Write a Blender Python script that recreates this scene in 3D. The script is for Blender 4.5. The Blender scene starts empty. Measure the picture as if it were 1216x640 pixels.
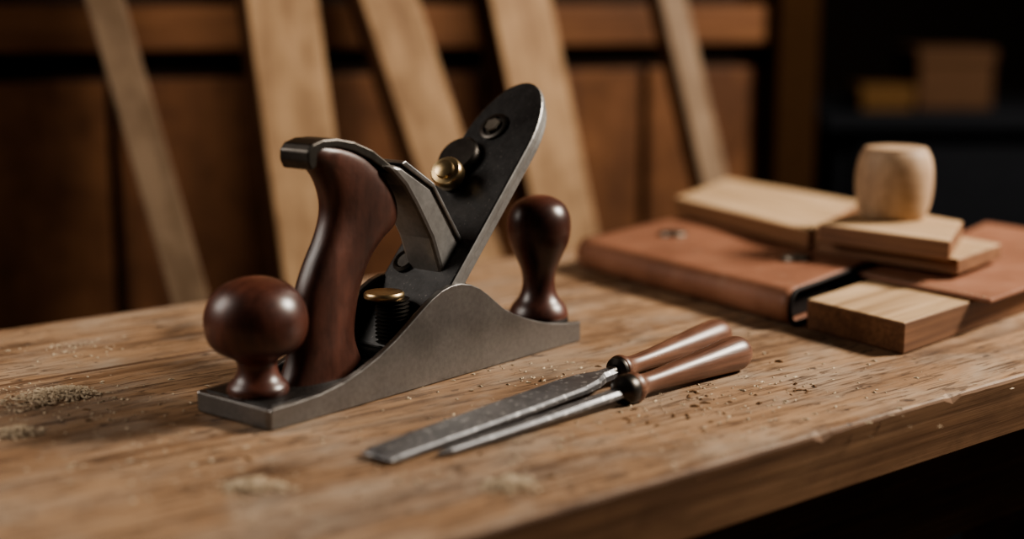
import bpy, bmesh, math, random
from mathutils import Vector, Matrix
random.seed(4)
Z0=0.80
sc=bpy.context.scene
col=sc.collection
try:
    sc.view_settings.look='AgX - Medium High Contrast'
except Exception: pass

# ------------------------------------------------------------ materials
def new_mat(name):
    m=bpy.data.materials.new(name); m.use_nodes=True
    nt=m.node_tree; b=nt.nodes['Principled BSDF']
    return m,nt,b
def ramp(nt,fac,stops):
    r=nt.nodes.new('ShaderNodeValToRGB')
    e=r.color_ramp.elements
    e[0].position=stops[0][0]; e[0].color=(*stops[0][1],1)
    e[1].position=stops[-1][0]; e[1].color=(*stops[-1][1],1)
    for p,c in stops[1:-1]:
        x=e.new(p); x.color=(*c,1)
    nt.links.new(fac,r.inputs[0]); return r.outputs[0]
def mix(nt,fac,a,b,mode='MIX'):
    m=nt.nodes.new('ShaderNodeMix'); m.data_type='RGBA'; m.blend_type=mode
    for s,v in ((0,fac),(6,a),(7,b)):
        if hasattr(v,'is_linked'): nt.links.new(v,m.inputs[s])
        else: m.inputs[s].default_value=v if s==0 else (*v,1)
    return m.outputs[2]
def coords(nt,scale,rot=(0,0,0),loc=(0,0,0)):
    tc=nt.nodes.new('ShaderNodeTexCoord'); mp=nt.nodes.new('ShaderNodeMapping')
    mp.inputs['Scale'].default_value=scale; mp.inputs['Rotation'].default_value=rot
    mp.inputs['Location'].default_value=loc
    nt.links.new(tc.outputs['Object'],mp.inputs[0]); return mp.outputs[0]
def noise(nt,vec,scale,detail=6,rough=.55,dist=0.):
    n=nt.nodes.new('ShaderNodeTexNoise')
    n.inputs['Scale'].default_value=scale;n.inputs['Detail'].default_value=detail
    n.inputs['Roughness'].default_value=rough;n.inputs['Distortion'].default_value=dist
    nt.links.new(vec,n.inputs['Vector']); return n.outputs['Fac']
def math_(nt,op,a,b=0.):
    n=nt.nodes.new('ShaderNodeMath'); n.operation=op
    for i,v in enumerate((a,b)):
        if hasattr(v,'is_linked'): nt.links.new(v,n.inputs[i])
        else: n.inputs[i].default_value=v
    return n.outputs[0]
def bump(nt,b,h,strength,dist=.001):
    n=nt.nodes.new('ShaderNodeBump'); n.inputs['Strength'].default_value=strength
    n.inputs['Distance'].default_value=dist
    nt.links.new(h,n.inputs['Height']); nt.links.new(n.outputs[0],b.inputs['Normal'])
def wood(name,dark,mid,light,grain=(3,60,60),rough=.5,stain=0.,bs=.3,coat=0.,fine=1.,loc=(0,0,0),spec=.5,worn=False):
    m,nt,b=new_mat(name)
    v=coords(nt,grain,loc=loc)
    g=noise(nt,v,1.0,8,.6,.6)
    c=ramp(nt,g,[(.28,dark),(.5,mid),(.72,light)])
    v2=coords(nt,(grain[0]*1.5,grain[1]*7,grain[2]*7))
    f=noise(nt,v2,1.0,4,.6)
    fc=ramp(nt,f,[(.35,(.55,.5,.45)),(.6,(1,1,1))])
    c=mix(nt,.75*fine,c,fc,'MULTIPLY')
    h=f
    if stain>0:
        v3=coords(nt,(1,1,1)); s=noise(nt,v3,9,7,.65,.4)
        sc_=ramp(nt,s,[(.30,(.22,.18,.15)),(.46,(1,1,1))])
        c=mix(nt,stain,c,sc_,'MULTIPLY')
        s2=noise(nt,coords(nt,(4,14,14)),6,5,.7)
        c=mix(nt,stain*.6,c,ramp(nt,s2,[(.3,(.4,.33,.28)),(.5,(1,1,1)),(.75,(1.25,1.2,1.1))]),'MULTIPLY')
    if worn:
        gr=noise(nt,coords(nt,(2.2,55,55),loc=(9,2,0)),1,3,.5,.8)
        c=mix(nt,.7,c,ramp(nt,gr,[(.36,(.45,.38,.33)),(.44,(1,1,1))]),'MULTIPLY')
        d=noise(nt,coords(nt,(1.5,3,3),loc=(3,1,0)),7,8,.7,.5)
        c=mix(nt,ramp(nt,d,[(.46,(0,0,0)),(.70,(.6,.6,.6))]),c,(.39,.33,.265))
        p=noise(nt,coords(nt,(25,330,330)),1,3,.6)
        c=mix(nt,.9,c,ramp(nt,p,[(.34,(.28,.23,.2)),(.45,(1,1,1))]),'MULTIPLY')
        hs=None
        for i,(ang,w) in enumerate(((.5,.012),(-.9,.010),(1.9,.012),(.1,.012))):
            q=noise(nt,coords(nt,(5,80,5),rot=(0,0,ang),loc=(i*7.3,0,0)),1,2,.4,.3)
            q=math_(nt,'ABSOLUTE',math_(nt,'SUBTRACT',q,.5))
            q=math_(nt,'LESS_THAN',q,w*.6)
            k=noise(nt,coords(nt,(1,1,1),loc=(i*3,5,0)),14,3,.5)
            q=math_(nt,'MULTIPLY',q,math_(nt,'GREATER_THAN',k,.52))
            hs=q if hs is None else math_(nt,'MAXIMUM',hs,q)
        c=mix(nt,math_(nt,'MULTIPLY',hs,.65),c,(.07,.04,.025))
        sp=noise(nt,coords(nt,(1,1.6,1.6)),60,4,.55)
        spm=ramp(nt,sp,[(.63,(0,0,0)),(.70,(1,1,1))])
        c=mix(nt,math_(nt,'MULTIPLY',spm,.85),c,(.05,.03,.022))
        h=math_(nt,'SUBTRACT',math_(nt,'MULTIPLY',f,.6),math_(nt,'MULTIPLY',hs,.8))
        h=math_(nt,'SUBTRACT',h,math_(nt,'MULTIPLY',spm,.6))
    nt.links.new(c,b.inputs['Base Color'])
    rr=nt.nodes.new('ShaderNodeMapRange'); rr.inputs[3].default_value=rough-.1; rr.inputs[4].default_value=rough+.15
    nt.links.new(g,rr.inputs[0]); nt.links.new(rr.outputs[0],b.inputs['Roughness'])
    b.inputs['Coat Weight'].default_value=coat; b.inputs['Coat Roughness'].default_value=.3
    b.inputs['Specular IOR Level'].default_value=spec
    bump(nt,b,h,bs,.0006)
    return m
def metal(name,c1,c2,rough,metallic=1.,scale=150,bs=.2,speck=None,r2=None,var=.5,thr=.66):
    m,nt,b=new_mat(name)
    v=coords(nt,(1,1,1))
    n1=noise(nt,v,scale,6,.65); n2=noise(nt,v,scale*.15,5,.6)
    c=mix(nt,n2,c1,c2)
    c=mix(nt,var,c,ramp(nt,n1,[(.35,(.45,.45,.45)),(.6,(1,1,1))]),'MULTIPLY')
    if speck:
        n3=noise(nt,v,scale*3,2,.5)
        c=mix(nt,ramp(nt,n3,[(thr,(0,0,0)),(thr+.06,(1,1,1))]),c,speck)
    nt.links.new(c,b.inputs['Base Color'])
    rr=nt.nodes.new('ShaderNodeMapRange'); rr.inputs[3].default_value=rough-.12; rr.inputs[4].default_value=(r2 or rough+.2)
    nt.links.new(n2,rr.inputs[0]); nt.links.new(rr.outputs[0],b.inputs['Roughness'])
    b.inputs['Metallic'].default_value=metallic
    bump(nt,b,n1,bs,.0005)
    return m
def flat(name,c,rough=.6,metallic=0.,spec=.15):
    m,nt,b=new_mat(name)
    n1=noise(nt,coords(nt,(1,1,1)),60,5)
    cc=mix(nt,.4,c,ramp(nt,n1,[(.3,(.5,.5,.5)),(.7,(1,1,1))]),'MULTIPLY')
    nt.links.new(cc,b.inputs['Base Color']); b.inputs['Roughness'].default_value=rough; b.inputs['Metallic'].default_value=metallic
    b.inputs['Specular IOR Level'].default_value=spec
    return m

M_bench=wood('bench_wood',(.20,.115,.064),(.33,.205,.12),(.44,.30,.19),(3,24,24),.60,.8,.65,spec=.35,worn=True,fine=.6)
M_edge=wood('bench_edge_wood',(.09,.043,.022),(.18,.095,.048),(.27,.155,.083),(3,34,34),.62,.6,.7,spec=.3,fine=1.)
M_tote=wood('rosewood',(.03,.010,.006),(.075,.025,.015),(.13,.045,.027),(45,45,8),.40,0,.45,.15)
M_knob=wood('rosewood_turned',(.03,.009,.006),(.085,.027,.017),(.15,.048,.028),(30,30,12),.36,0,.12,.22)
M_chis=wood('walnut_handle',(.07,.031,.019),(.17,.078,.047),(.26,.13,.08),(6,60,60),.38,0,.2,.18)
M_iron=metal('cast_iron_ground',(.18,.172,.165),(.29,.275,.26),.30,.92,300,.15,var=.3)
M_black=metal('black_japanning',(.012,.011,.011),(.022,.02,.019),.42,.3,420,.6,speck=(.14,.12,.10),thr=.61)
M_plate=metal('dark_plate',(.045,.044,.044),(.075,.072,.07),.38,.6,200,.12,speck=(.14,.13,.12))
M_steel=metal('blade_steel',(.30,.30,.30),(.42,.41,.40),.34,1.,160,.15)
M_grey=metal('wedge_steel',(.20,.193,.187),(.29,.28,.267),.42,.55,260,.15,var=.3)
M_chst=metal('chisel_steel',(.10,.10,.105),(.27,.27,.28),.40,.72,90,.25,speck=(.40,.40,.40),thr=.60)
M_brass=metal('brass',(.36,.25,.13),(.55,.42,.25),.28,1.,120,.1)
M_dkmet=metal('dark_metal',(.06,.055,.05),(.1,.09,.08),.35,1.,120,.1)
M_snap=metal('snap_metal',(.16,.14,.115),(.28,.25,.21),.42,1.,120,.1)
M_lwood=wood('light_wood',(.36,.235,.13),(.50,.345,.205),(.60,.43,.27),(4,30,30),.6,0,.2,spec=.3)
M_lwood_shade=wood('block_shade_wood',(.13,.058,.026),(.22,.105,.05),(.31,.155,.075),(4,40,40),.6,0,.2)  # darker copy of the light wood, painted-in shade for block sides
M_mallet=wood('mallet_wood',(.34,.22,.14),(.48,.335,.22),(.58,.42,.29),(12,12,5),.55,0,.15,spec=.3)
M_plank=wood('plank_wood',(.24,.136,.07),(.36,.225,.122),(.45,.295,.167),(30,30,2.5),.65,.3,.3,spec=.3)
M_plank_shade=wood('plank_shade_wood',(.07,.032,.015),(.11,.052,.025),(.15,.072,.035),(30,30,2.5),.7,.3,.3,spec=.2)  # darkened plank wood: shade on the side faces is put into the colour
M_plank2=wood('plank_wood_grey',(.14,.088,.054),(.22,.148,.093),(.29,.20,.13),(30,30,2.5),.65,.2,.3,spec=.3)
M_wall=wood('wall_panel_wood',(.055,.023,.011),(.11,.047,.021),(.17,.076,.034),(14,14,2.5),.65,.5,.3,spec=.2)
M_rail=wood('wall_rail_wood',(.08,.034,.015),(.145,.063,.028),(.195,.09,.04),(3,30,30),.65,.3,.3,spec=.2)
M_gap=flat('wall_dark',(.02,.012,.008),.9)
M_post=flat('wall_post_dark',(.030,.015,.007),.9,spec=0)
M_floor=wood('floor_wood',(.02,.012,.008),(.04,.024,.015),(.06,.036,.022),(3,20,20),.6,.3,.3,spec=.2)
M_navy=flat('dark_cabinet',(.010,.011,.014),.8,spec=.1)
M_dark=flat('far_wall',(.018,.013,.010),.9,spec=0)
M_box=flat('cardboard_box',(.085,.043,.022),.8)
M_yel=flat('yellow_box',(.11,.056,.018),.7)
M_lining=flat('leather_edge',(.018,.014,.013),.6)
M_sawd=flat('sawdust_light',(.62,.50,.36),.9)
M_chip=flat('sawdust_dark',(.17,.095,.05),.9)
M_leath,nt,b=new_mat('leather')
v=coords(nt,(1,1,1)); n1=noise(nt,v,14,6,.6); n2=noise(nt,v,500,4,.6); n3=noise(nt,v,60,5,.7)
c=ramp(nt,n1,[(.3,(.165,.070,.040)),(.5,(.25,.112,.066)),(.72,(.33,.16,.10))])
c=mix(nt,ramp(nt,n3,[(.55,(0,0,0)),(.8,(.35,.35,.35))]),c,(.40,.28,.20))
nt.links.new(c,b.inputs['Base Color']); b.inputs['Roughness'].default_value=.48; b.inputs['Specular IOR Level'].default_value=.45
bump(nt,b,n2,.35,.0004)

# ------------------------------------------------------------ geometry helpers
def empty(name,loc=(0,0,Z0),rz=0):
    e=bpy.data.objects.new(name,None); e.location=loc; e.rotation_euler=(0,0,rz)
    e.empty_display_size=.05; col.objects.link(e); return e
def mk(name,verts,faces,mat,parent=None,smooth=False,bevel=0,seg=2,mats=None,fm=None,sharp=None):
    me=bpy.data.meshes.new(name); me.from_pydata([tuple(v) for v in verts],[],faces)
    bm=bmesh.new(); bm.from_mesh(me); bmesh.ops.recalc_face_normals(bm,faces=bm.faces); bm.to_mesh(me); bm.free()
    me.materials.append(mat)
    for m in (mats or []): me.materials.append(m)
    if fm:
        for i,k in enumerate(fm): me.polygons[i].material_index=k
    if smooth:
        for p in me.polygons: p.use_smooth=True
        if sharp: me.set_sharp_from_angle(angle=math.radians(sharp))
    o=bpy.data.objects.new(name,me); col.objects.link(o)
    if parent: o.parent=parent
    if bevel:
        m=o.modifiers.new('bevel','BEVEL'); m.width=bevel; m.segments=seg; m.limit_method='ANGLE'; m.angle_limit=math.radians(25)
    return o
def prism(name,pts,z0,z1,mat,parent=None,bevel=.001,mats=None,side=0,seg=2,fmap=None):
    n=len(pts)
    vs=[(x,y,z0) for x,y in pts]+[(x,y,z1) for x,y in pts]
    fs=[list(range(n)),list(range(n,2*n))]+[[i,(i+1)%n,n+(i+1)%n,n+i] for i in range(n)]
    fm=[0,0]+(fmap or [side]*n)
    return mk(name,vs,fs,mat,parent,bevel=bevel,mats=mats,fm=fm,seg=seg)
def box(name,a,b_,mat,parent=None,bevel=.001):
    return prism(name,[(a[0],a[1]),(b_[0],a[1]),(b_[0],b_[1]),(a[0],b_[1])],a[2],b_[2],mat,parent,bevel)
def slabxz(name,pts,y0,y1,mat,parent,bevel=.001,seg=2,mats=None,fm=None,smooth=False,sharp=None):
    n=len(pts)
    vs=[(x,y0,z) for x,z in pts]+[(x,y1,z) for x,z in pts]
    fs=[list(range(n)),list(range(n,2*n))]+[[i,(i+1)%n,n+(i+1)%n,n+i] for i in range(n)]
    return mk(name,vs,fs,mat,parent,bevel=bevel,seg=seg,mats=mats,fm=fm,smooth=smooth,sharp=sharp)
def catmull(pts,k=5,closed=False):
    out=[];n=len(pts)
    rng=range(n) if closed else range(n-1)
    for i in rng:
        g=lambda j: pts[j%n] if closed else pts[max(0,min(n-1,j))]
        p0,p1,p2,p3=g(i-1),g(i),g(i+1),g(i+2)
        for s in range(k):
            t=s/k
            out.append(tuple(.5*((2*p1[d])+(-p0[d]+p2[d])*t+(2*p0[d]-5*p1[d]+4*p2[d]-p3[d])*t*t+(-p0[d]+3*p1[d]-3*p2[d]+p3[d])*t**3) for d in range(len(p1))))
    if not closed: out.append(tuple(pts[-1]))
    return out
def lathe(name,prof,mat,parent,loc=(0,0,0),axis=(0,0,1),seg=48,smooth=True,sharp=45,mats=None,mfun=None):
    q=Vector((0,0,1)).rotation_difference(Vector(axis).normalized()).to_matrix()
    vs=[];fs=[];fm=[]
    for r,h in prof:
        for i in range(seg):
            a=2*math.pi*i/seg
            vs.append(q@Vector((max(r,1e-5)*math.cos(a),max(r,1e-5)*math.sin(a),h))+Vector(loc))
    for j in range(len(prof)-1):
        for i in range(seg):
            fs.append([j*seg+i,j*seg+(i+1)%seg,(j+1)*seg+(i+1)%seg,(j+1)*seg+i])
            fm.append(mfun(j) if mfun else 0)
    fs.append(list(range(seg))); fs.append([(len(prof)-1)*seg+i for i in range(seg)]); fm+=[0,0]
    return mk(name,vs,fs,mat,parent,smooth=smooth,sharp=sharp,mats=mats,fm=fm)
mm=.001

# ------------------------------------------------------------ WORKBENCH
BA=math.radians(39.4)
bench=empty('workbench',(0,0,Z0),BA)
def W2B(x,y):
    return (x*math.cos(BA)+y*math.sin(BA),-x*math.sin(BA)+y*math.cos(BA))
nF=W2B(-.025,.606)[1]; nB=W2B(-.30,1.071)[1]; nS=nF+.382
mL=-1.0;mR=1.235
def grid_board(name,x0,x1,y0,y1,z0,z1,mat,par):
    # board whose upper front arris is worn: profile rows along the front face
    nx=260; vs=[];fs=[];wl=0
    for i in range(nx+1):
        x=x0+(x1-x0)*i/nx
        wl=wl*.75+(random.random()-.5)*.0006
        nick=random.uniform(.0015,.0035) if random.random()<.05 else 0
        c=.0018+abs(wl)+nick
        vs+=[(x,y0+.0015,z0),(x,y1,z0),(x,y1,z1-.0015),(x,y1-.0015,z1),(x,y0+c*1.1,z1),(x,y0+c*.35,z1-c*.4),(x,y0,z1-c*1.1),(x,y0,z1-.0085),(x,y0,z0+.0015)]
    K=9
    for i in range(nx):
        for k in range(K):
            a=i*K+k;b_=i*K+(k+1)%K
            fs.append([a,b_,b_+K,a+K])
    fs.append(list(range(K)));fs.append([nx*K+k for k in range(K)])
    fm=[]
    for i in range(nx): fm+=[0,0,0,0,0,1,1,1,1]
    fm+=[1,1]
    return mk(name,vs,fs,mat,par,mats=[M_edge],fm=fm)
grid_board('top_board_1',mL,mR,nF,nS-.0028,-.037,0,M_bench,bench)
grid_board('top_board_2',mL,mR,nS+.0028,nB,-.037,0,M_bench,bench)
box('board_spline',(mL+.01,nS-.0027,-.036),(mR-.01,nS+.0027,-.016),M_gap,bench,0)
box('apron_front',(mL+.1,nF+.06,-.13),(mR-.1,nF+.085,-.0375),M_edge,bench,.002)
box('apron_back',(mL+.1,nB-.085,-.13),(mR-.1,nB-.06,-.0375),M_edge,bench,.002)
for i,(x,y) in enumerate([(mL+.1,nF+.086),(mL+.1,nB-.156),(mR-.24,nF+.086),(mR-.24,nB-.156)]):
    box('leg_%d'%(i+1),(x,y,-Z0),(x+.08,y+.07,-.0375),M_edge,bench,.003)
box('stretcher',(mL+.18,nF+.1,-.62),(mR-.24,nF+.13,-.55),M_edge,bench,.003)

# ------------------------------------------------------------ HAND PLANE
PA=math.radians(50.5)
pl=empty('hand_plane',(-.131,.766,Z0+.0002),PA)
body=[(1.5,0),(279,0),(280,1),(280,13.5),(262,15.5),(247,18),(234,21.5),(222,25.5),(210,30),(199,35.5),(190,42),(182,48),(174,53),(166,56.5),(157,58.5),(148,58.5),(139,56.5),(130,52.5),(120,46.5),(108,39),(98,33),(84,26),(70,20.5),(55,16.2),(37,13.2),(18,12.4),(2,12.2),(.6,11),(.6,1)]
body=[(x*mm,z*mm) for x,z in body]
def sole_plan(x0,x1,y0,y1,r):
    pts=[]
    for cx,cy,a0 in ((x1-r,y0+r,-90),(x1-r,y1-r,0),(x0+r,y1-r,90),(x0+r,y0+r,180)):
        for k in range(5):
            a=math.radians(a0+90*k/4); pts.append((cx+r*math.cos(a),cy+r*math.sin(a)))
    return pts
prism('sole',sole_plan(0,.2795,.0012,.0618,.0022),0.0002,.0120,M_iron,pl,.0009)
prism('sole_bed',sole_plan(.0035,.277,.004,.059,.002),.0115,.0128,M_black,pl,.0005)
slabxz('side_wall_1',body,0,.0042,M_iron,pl,.0008)
slabxz('side_wall_2',body,.0588,.0630,M_iron,pl,.0008)
lin=[(x,z-.0012) for x,z in body[4:-5]]+[(.05,.0115),(.25,.0115)]
slabxz('inner_lining_1',lin,.0041,.0052,M_black,pl,0)
slabxz('inner_lining_2',lin,.0578,.0589,M_black,pl,0)
kp=[(17,12.5),(17.6,15),(16.5,18),(13,22),(11.2,27),(11.6,31),(15,34),(22,37.5),(26.8,43),(29,51),(28.6,59),(25.5,67),(19.5,73.5),(11,77.5),(4,79),(0,79)]
lathe('round_knob',[(r*mm,h*mm) for r,h in catmull(kp,4)],M_knob,pl,(.0190,.0315,0))
kp=[(20,17),(20.2,20),(18,25),(14,30),(11.5,36),(11,43),(12.5,51),(16.5,60),(20.3,69),(21.8,78),(21,87),(17,94.5),(10,99),(4,100.5),(0,100.6)]
lathe('tall_knob',[(r*mm,h*mm) for r,h in catmull(kp,4)],M_knob,pl,(.263,.0235,0))
lathe('tall_knob_washer',[(.0,.0125),(.0205,.0125),(.0205,.0165),(.019,.0175),(0,.0175)],M_black,pl,(.263,.0235,0))
# tote (handle): superelliptic sections between a back edge and a front edge
st=[(33,4,103,4),(42,20,95,20),(47.5,34,90,34),(49,48,92,50),(52.5,65,97,66),(60,81,104.5,79),(67.5,94,115,89),(72,106,127,97),(72.5,116,128.5,108),(69,127,123.5,119),(64,134,113,131),(59,138,100,141),(55.5,140.5,82,147.5),(54,144,66,150),(55,147,60,149.5)]
st=catmull(st,4)
vs=[];fs=[];nn=40;ns_=len(st)
for i,(lx,lz,rx,rz_) in enumerate(st):
    hw=.0124 if i<ns_-9 else .0124-(i-(ns_-9))*.0003
    hw+= .002*max(0,1-i/10)
    for k in range(nn):
        a=2*math.pi*k/nn
        ca,sa=math.cos(a),math.sin(a)
        e=2/2.7
        u=math.copysign(abs(ca)**e,ca); w_=math.copysign(abs(sa)**e,sa)
        cx=(lx+rx)/2;cz=(lz+rz_)/2
        vs.append(((cx+(rx-lx)/2*u)*mm,.0315+hw*w_,(cz+(rz_-lz)/2*u)*mm))
for i in range(ns_-1):
    for k in range(nn):
        fs.append([i*nn+k,i*nn+(k+1)%nn,(i+1)*nn+(k+1)%nn,(i+1)*nn+k])
fs.append(list(range(nn)));fs.append([(ns_-1)*nn+k for k in range(nn)])
mk('tote',vs,fs,M_tote,pl,smooth=True,sharp=60)
strap=[(53,136),(50.5,141),(50.5,147),(54,150.7),(62,152.8),(73,152.7),(87,149.8),(102,143.8),(114,135.8),(124,129.5),(121,125.5),(111,131.5),(100,138.5),(86,144.5),(73,147.8),(63,148),(58,145),(57,138)]
slabxz('tote_strap',[(x*mm,z*mm) for x,z in strap],.0195,.0435,M_dkmet,pl,.0009)
wd=[(110,134),(121,133.5),(147,118),(166,93),(180,69),(175,54),(167,39),(156,62),(147,86),(134,107),(124,121)]
slabxz('wedge_lever',[(x*mm,z*mm) for x,z in wd],.015,.044,M_grey,pl,.0025)
slabxz('wedge_lip',[(x*mm,z*mm) for x,z in [(119,135),(123,136.5),(148,120.5),(182,70),(180,68),(147,117.5)]],.0135,.0455,M_steel,pl,.0008)
ang=math.radians(47)
U=Vector((math.cos(ang),0,math.sin(ang))); NN=Vector((-math.sin(ang),0,math.cos(ang)))
B0=Vector((.150,.0315,.058))
def plate(name,s0,s1,round_len,hw,t0,t1,mat,side,bevel=.001):
    out=[(s0,-hw),(s1-round_len,-hw)]
    for k in range(1,24):
        a=-math.pi/2+math.pi*k/24
        out.append((s1-round_len+round_len*math.cos(a),hw*math.sin(a)))
    out+=[(s1-round_len,hw),(s0,hw)]
    n=len(out)
    vs=[B0+U*s+Vector((0,y,0))+NN*t0 for s,y in out]+[B0+U*s+Vector((0,y,0))+NN*t1 for s,y in out]
    fs=[list(range(n)),list(range(n,2*n))]+[[i,(i+1)%n,n+(i+1)%n,n+i] for i in range(n)]
    return mk(name,vs,fs,mat,pl,bevel=bevel,mats=[side],fm=[0,0]+[1]*n)
plate('cutting_iron',-.058,.159,.050,.0272,-.0125,-.0060,M_plate,M_grey,.0012)
plate('cap_plate',-.050,.162,.052,.0292,-.0062,.0,M_plate,M_grey,.0016)
def face(s,y,h=0): return B0+U*s+Vector((0,y-.0315,0))+NN*h
fx=lambda x,y: face((x-.150)/math.cos(ang),y)
p=fx(.2334,.0377)
lathe('top_screw_washer',[(0,-.001),(.0105,-.001),(.0105,.0015),(.0095,.0022),(.0075,.0022),(.007,.0008),(0,.0008)],M_dkmet,pl,p,NN,40)
lathe('top_screw',[(0,0),(.0058,0),(.0058,.0032),(.005,.004),(0,.004)],M_snap,pl,p,NN,6,smooth=False)
p=fx(.158,.048)
lathe('lower_screw',[(0,-.001),(.0085,-.001),(.0085,.002),(.0065,.0035),(.005,.002),(0,.002)],M_dkmet,pl,p,NN,40)
p=fx(.214,.050)
lathe('lever_disc',[(0,-.001),(.0150,-.001),(.0150,.005),(.0135,.0065),(0,.0065)],M_dkmet,pl,p,NN,40)
p=fx(.2015,.0445)
lathe('lever_screw_boss',[(0,-.001),(.0085,-.001),(.0085,.005),(.006,.006),(.006,.012),(0,.012)],M_dkmet,pl,p,NN,32)
lathe('brass_thumb_nut',[(0,.008),(.009,.008),(.0105,.0095),(.0105,.0165),(.0095,.018),(.0065,.0185),(.006,.021),(.003,.022),(0,.022)],M_brass,pl,p,(-.80,-.25,.55),28)
slabxz('frog',[(x*mm,z*mm) for x,z in [(116,12),(112,20),(122,20),(150,50),(166,60),(175,52),(196,12)]],.0075,.0555,M_black,pl,.0015)
thr=[]
z=.020
while z<.049:
    thr+=[(.0085,z),(.0108,z+.0012)]; z+=.0024
lathe('adjuster_thread',[(0,.012),(.008,.012)]+thr+[(0,z)],M_dkmet,pl,(.1265,.0300,0),(0.0,0,1),32,smooth=True,sharp=20)
lathe('adjuster_wheel',[(0,.050),(.0115,.050),(.0125,.051),(.0125,.0535),(.0115,.0545),(0,.0545)],M_brass,pl,(.1225,.0330,0),(0,0,1),40)

# ------------------------------------------------------------ CHISELS
def chisel(name,tip,end,L,th,prof,rend,secs,ferr):
    d=Vector((end[0]-tip[0],end[1]-tip[1],0)); Ltot=d.length
    e=empty(name,(tip[0],tip[1],Z0+.0004),math.atan2(d.y,d.x))
    zt=th*.5+.0004; ze=rend+.0002
    tilt=math.atan2(ze-zt,Ltot)
    R=Matrix.Rotation(-tilt,4,'Y')
    def T(o):
        o.data.transform(Matrix.Translation((0,0,zt))@R)
        return o
    vs=[];fs=[]
    for x,w,t,bv in secs:
        vs+=[(x,-w/2,-t/2),(x,w/2,-t/2),(x,w/2,-t/2+t*.55),(x,w/2-bv,t/2),(x,-w/2+bv,t/2),(x,-w/2,-t/2+t*.55)]
    for i in range(len(secs)-1):
        for k in range(6):
            fs.append([i*6+k,i*6+(k+1)%6,i*6+6+(k+1)%6,i*6+6+k])
    fs.append(list(range(6)));fs.append([(len(secs)-1)*6+k for k in range(6)])
    T(mk('blade',vs,fs,M_chst,e,bevel=.0003,seg=1))
    T(lathe('handle',[(r*mm,L+h*mm) for r,h in catmull(prof,4)],M_chis,e,axis=(1,0,0),seg=36))
    T(lathe('ferrule',[(r*mm,L+h*mm) for r,h in ferr],M_dkmet,e,axis=(1,0,0),seg=36))
    return e
c1=chisel('wood_chisel',(-.069,.7135),(.143,.962),.207,.004,
  [(6.5,-1),(8.6,0),(8.8,3),(7.2,7),(6.0,13),(5.9,24),(6.8,42),(8.2,62),(9.6,82),(10.6,98),(10.7,108),(9,115),(5,118.5),(0,119)],.0104,
  [(0,.0215,.0006,.0004),(.007,.0225,.0030,.0007),(.05,.0240,.0034,.0008),(.12,.0245,.0038,.0008),(.160,.0240,.0045,.001),(.176,.019,.0055,.0015),(.188,.010,.006,.002),(.215,.0065,.0065,.002)],
  [(0,-10),(3.6,-10),(4.2,-4),(7.8,-2.5),(8.4,-1),(8.4,1),(0,1)])
c2=chisel('paring_chisel',(-.038,.719),(.144,.9035),.1525,.004,
  [(7.8,-1),(9.0,0),(9.2,4),(7.2,8),(6.2,13),(6.3,24),(7.4,42),(8.8,64),(10.2,84),(11.1,97),(10.6,105),(7.5,110),(0,111)],.0108,
  [(0,.0012,.0008,.0002),(.008,.006,.0022,.001),(.04,.0082,.003,.0016),(.10,.0098,.0036,.002),(.138,.0098,.0045,.002),(.150,.007,.005,.002),(.158,.006,.005,.002)],
  [(0,-14),(3.4,-14),(5.5,-10),(8.4,-8),(9.2,-6),(9.4,-1),(8.4,1),(0,1)])

# ------------------------------------------------------------ LEATHER TOOL WALLET
wal=empty('leather_tool_wallet')
A=Vector((.197,1.020));Bv=Vector((.056,1.250));dv=Vector((.165,.213));dl=dv.length;dn=dv/dl
ns=30;prof=[]
zt=.0265;r=zt/2-.0008
prof.append((dl,0.0016))
for k in range(5): prof.append((dl+(r-dl)*(k+1)/6,0.0016))
for k in range(13):
    a=math.radians(-90-180*k/12); prof.append((r+r*.95*math.cos(a),.0016+r+r*math.sin(a)))
for k in range(1,9): prof.append((r+(dl-r)*k/8,zt))
vs=[];fs=[];npf=len(prof)
for i in range(ns+1):
    s=i/ns; base=A+(Bv-A)*s
    for j,(d,z) in enumerate(prof):
        zz=z
        if z>zt*.5: zz+=.0012*math.sin(s*9+1)*min(1,d/.05)-.0008*math.sin(d*40)
        wob=.0015*math.sin(s*7)
        q=base+dn*(d+(wob if d<.05 else 0))
        vs.append((q.x,q.y,zz))
for i in range(ns):
    for j in range(npf-1):
        fs.append([i*npf+j,i*npf+j+1,(i+1)*npf+j+1,(i+1)*npf+j])
o=mk('folded_cover',vs,fs,M_leath,wal,smooth=True)
m=o.modifiers.new('solid','SOLIDIFY'); m.thickness=.0028; m.offset=0
def tube(name,pts,rad,mat,parent,seg=10):
    cu=bpy.data.curves.new(name,'CURVE'); cu.dimensions='3D'; cu.bevel_depth=rad; cu.bevel_resolution=3
    sp=cu.splines.new('POLY'); sp.points.add(len(pts)-1)
    for i,p in enumerate(pts): sp.points[i].co=(*p,1)
    cu.materials.append(mat)
    o=bpy.data.objects.new(name,cu); col.objects.link(o); o.parent=parent; return o
end=[Vector(vs[j]) for j in range(npf)]
tube('edge_binding',[(p.x+.0003,p.y-.0004,max(p.z,.0022)) for p in end if (Vector((p.x,p.y))-A).length<.145],.0017,M_lining,wal)
def q2(s,d):
    p=A+(Bv-A)*s+dn*d; return (p.x,p.y)
prism('felt_filling',[q2(.03,.012),q2(.03,dl-.004),q2(.97,dl-.004),q2(.97,.012)],.0032,.0238,M_lining,wal,.002)
fl=[(.262,1.103),(.333,.999),(.53,1.222),(.445,1.36),(.368,1.243)]
prism('open_flap',fl,.0225,.0257,M_leath,wal,.001)
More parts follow.
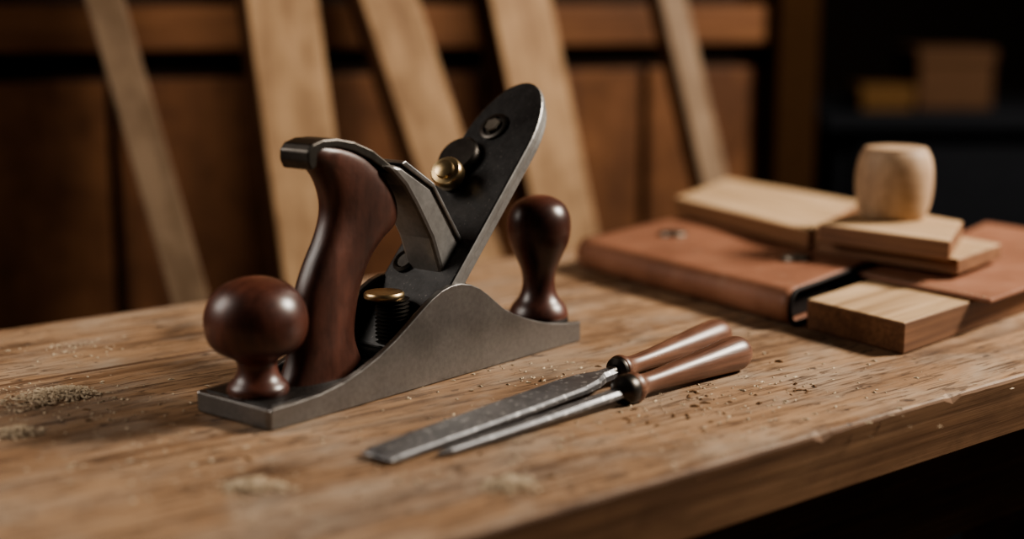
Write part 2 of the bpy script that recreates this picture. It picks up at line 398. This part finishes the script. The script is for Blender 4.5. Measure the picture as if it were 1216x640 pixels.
for i,(x,y) in enumerate([(.140,1.262),(.225,1.142)]):
    lathe('snap_%d'%(i+1),[(0,.0262),(.0120,.0262),(.0124,.0295),(.0112,.0320),(.006,.0332),(0,.0334)],M_snap,wal,(x,y,0),seg=32)
def stitches(name,pa,pb,z,n):
    vs=[];fs=[]
    d=(Vector(pb)-Vector(pa)); u=d.normalized(); w=Vector((-u.y,u.x))*.0004
    for i in range(n):
        c0=Vector(pa)+d*(i+.2)/n; c1_=Vector(pa)+d*(i+.75)/n
        k=len(vs)
        for q,zz in ((c0-w,z),(c1_-w,z),(c1_+w,z),(c0+w,z)): vs.append((q.x,q.y,zz))
        mid=(c0+c1_)/2; vs.append((mid.x,mid.y,z+.0006))
        fs+=[[k,k+1,k+4],[k+1,k+2,k+4],[k+2,k+3,k+4],[k+3,k,k+4]]
    return mk(name,vs,fs,M_sawd,wal)
stitches('flap_stitching',(.2675,1.1045),(.3325,1.0065),.0258,22)
def block(name,pts,z0,z1,bev=.0012):
    cx=sum(p[0] for p in pts)/len(pts);cy=sum(p[1] for p in pts)/len(pts)
    d=Vector(pts[1])-Vector(pts[0]); a=math.atan2(d.y,d.x)
    ca,sa=math.cos(a),math.sin(a)
    loc=[((x-cx)*ca+(y-cy)*sa,-(x-cx)*sa+(y-cy)*ca) for x,y in pts]
    o=prism(name,loc,0,z1-z0,M_lwood,None,bev,mats=[M_lwood_shade],side=1)
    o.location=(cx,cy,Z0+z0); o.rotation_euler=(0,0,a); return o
block('wood_block',[(.258,.941),(.480,1.177),(.410,1.262),(.2095,1.0195)],.0003,.0218)
block('wood_block',[(.156,1.39),(.242,1.18),(.328,1.358),(.228,1.54)],.0298,.0455)
block('wood_block',[(.246,1.168),(.331,1.070),(.386,1.140),(.312,1.262)],.0296,.0415)
block('wood_block',[(.2425,1.148),(.321,1.060),(.361,1.161),(.313,1.248)],.0417,.0565)
mp=[(0,0),(23,0),(25.5,1.5),(28.5,9),(30.5,20),(31,30),(30.3,41),(28.3,49.5),(25.5,55),(22,57.5),(0,58)]
o=lathe('wooden_mallet_head',[(r*mm,h*mm) for r,h in mp[:2]]+[(r*mm,h*mm) for r,h in catmull(mp[1:],4)],M_mallet,None,seg=48)
o.location=(.3095,1.180,Z0+.0567); o.rotation_euler=(0,0,.4)

# ------------------------------------------------------------ SAWDUST
saw=empty('sawdust')
def flakes(name,clusters,mat,size):
    vs=[];fs=[]
    for cx,cy,sx,n in clusters:
        for _ in range(n):
            x=random.gauss(cx,sx);y=random.gauss(cy,sx*.8)
            s=size*random.uniform(.3,1.5);l=s*random.uniform(1,3.4);a=random.uniform(0,6.28)
            h=random.uniform(.0002,.0045)*max(0,1-math.hypot(x-cx,y-cy)/(2.2*sx)) if n>=100 else .0
            ca,sa=math.cos(a),math.sin(a);k=len(vs);t=random.uniform(0,.8)*s
            for px,py,pz in ((-l,-s,0),(l,-s,0),(l,s,t),(-l,s,t),(0,0,t+s*.8)):
                vs.append((x+px*ca-py*sa,y+px*sa+py*ca,h+pz+.0001))
            fs+=[[k,k+1,k+4],[k+1,k+2,k+4],[k+2,k+3,k+4],[k+3,k,k+4],[k,k+3,k+2,k+1]]
    return mk(name,vs,fs,mat,saw)
flakes('light_flakes',[(-.266,.842,.010,1000),(-.280,.822,.012,220),(-.268,.763,.007,260),(-.125,.675,.007,380),(.0,.677,.007,280),(-.24,.81,.04,99),(-.295,.83,.035,95),(.0,.75,.06,95),(.09,.80,.05,95),(.2,.87,.05,80),(-.3,.96,.02,70),(.02,.89,.03,95),(-.1,.66,.05,60),(-.18,.72,.04,70),(.12,.84,.03,80)],M_sawd,.0005)
flakes('dark_crumbs',[(.116,.835,.022,17),(.0737,.787,.02,8),(.172,.849,.005,8),(.03,.875,.018,9),(.15,.86,.04,8),(.0,.70,.06,6),(-.2,.8,.04,5)],M_chip,.0008)

# ------------------------------------------------------------ ROOM
WA=math.atan(.466)
wl=empty('wall_back',(0,1.9,Z0),WA)
box('wall_core',(-2.2,.02,-Z0),(.43,.06,1.6),M_gap,wl,0)
x=-2.15
k=1
while x<.40:
    w=.235
    x1=min(x+w,.43)
    box('panel_%d'%k,(x+.006,.004,-Z0),(x1-.006,.02,.14),M_wall,wl,.003)
    box('panel_upper_%d'%k,(x+.006,.004,.26),(x1-.006,.02,1.6),M_wall,wl,.003)
    x+=w;k+=1
box('rail',(-2.2,-.012,.172),(.40,.02,.225),M_rail,wl,.003)
box('end_post',(.39,-.03,-Z0),(.46,.06,1.6),M_post,wl,.003)

def plank(x0,y0,dx,w,t,mat,rz):
    zt=1.2;zref=.2306
    dy=((1.9+.466*(x0+dx*(zt-zref)))-.03-y0)/(zt-zref)
    bot=Vector((x0+dx*(-Z0-zref),y0+dy*(-Z0-zref),.016));topv=Vector((x0+dx*(zt-zref),y0+dy*(zt-zref),Z0+zt))
    ax=(topv-bot).normalized()
    wdir=Vector((math.cos(rz),math.sin(rz),0)); wdir=(wdir-ax*wdir.dot(ax)).normalized()
    nd=ax.cross(wdir).normalized()
    Lh=(topv-bot).length
    R=Matrix((wdir,nd,ax)).transposed().to_4x4()
    o=prism('leaning_plank',[(-w/2,-t/2),(w/2,-t/2),(w/2,t/2),(-w/2,t/2)],0,Lh,mat,None,.0015,mats=[M_plank_shade],fmap=[0,1,0,1])
    o.matrix_world=Matrix.Translation(bot)@R
    return o
plank(-.398,1.45,-.27,.036,.022,M_plank2,math.radians(12))
plank(-.246,1.55,-.129,.076,.040,M_plank,math.radians(26))
plank(-.140,1.58,-.324,.062,.045,M_plank,math.radians(24))
plank(-.003,1.70,-.207,.076,.050,M_plank,math.radians(26))
plank(.185,1.80,-.25,.036,.030,M_plank2,math.radians(24))

box('floor',(-3,-1.5,-.05),(3.5,4.2,0),M_floor,None,0)
box('wall_far',(-.2,3.6,0),(3.5,3.7,2.6),M_dark,None,0)
sh=empty('storage_cabinet',(0,0,Z0))
box('cabinet_top',(.50,2.35,.025),(1.6,2.85,.050),M_navy,sh,.003)
box('cabinet_body',(.53,2.39,-Z0),(1.57,2.82,.025),M_navy,sh,.003)
box('cabinet_door',(.56,2.375,-.6),(1.0,2.39,.0),M_navy,sh,.003)
def carton(name,a,b_,mat):
    e=empty(name,(0,0,Z0))
    box('carton_body',a,b_,mat,e,.003)
    box('carton_lid',(a[0]-.003,a[1]-.003,b_[2]-.02),(b_[0]+.003,b_[1]+.003,b_[2]+.004),mat,e,.002)
carton('storage_box',(.675,2.45,.0505),(.80,2.60,.148),M_box)
carton('tool_box',(.575,2.42,.0505),(.66,2.50,.088),M_yel)

# ------------------------------------------------------------ LIGHTS
def area(name,loc,target,size,power,colr):
    l=bpy.data.lights.new(name,'AREA'); l.shape='RECTANGLE'; l.size=size[0]; l.size_y=size[1]; l.energy=power; l.color=colr
    o=bpy.data.objects.new(name,l); col.objects.link(o); o.location=loc
    o.rotation_euler=(Vector(target)-Vector(loc)).to_track_quat('-Z','Y').to_euler(); return o
area('window_light',(1.50,1.30,Z0+1.10),(0,1.05,Z0),(.38,.38),66,(1,.91,.79))
area('side_fill_light',(-1.25,.85,Z0+.75),(0,1.0,Z0+.05),(.6,.6),10,(1,.93,.85))  # added fill lamp from the left, for highlights on knob and tote
w=bpy.data.worlds.new('world'); sc.world=w; w.use_nodes=True
w.node_tree.nodes['Background'].inputs[0].default_value=(.9,.8,.7,1)
w.node_tree.nodes['Background'].inputs[1].default_value=.045

# ------------------------------------------------------------ CAMERA
cam=bpy.data.cameras.new('camera'); co=bpy.data.objects.new('camera',cam); col.objects.link(co)
co.location=(0,0,Z0+.2306); co.rotation_euler=(math.radians(90)-math.atan(320/1740),0,0)
cam.lens=36*1740/1216; cam.clip_start=.01
cam.dof.use_dof=True; cam.dof.focus_distance=.90; cam.dof.aperture_fstop=2.3
sc.camera=co
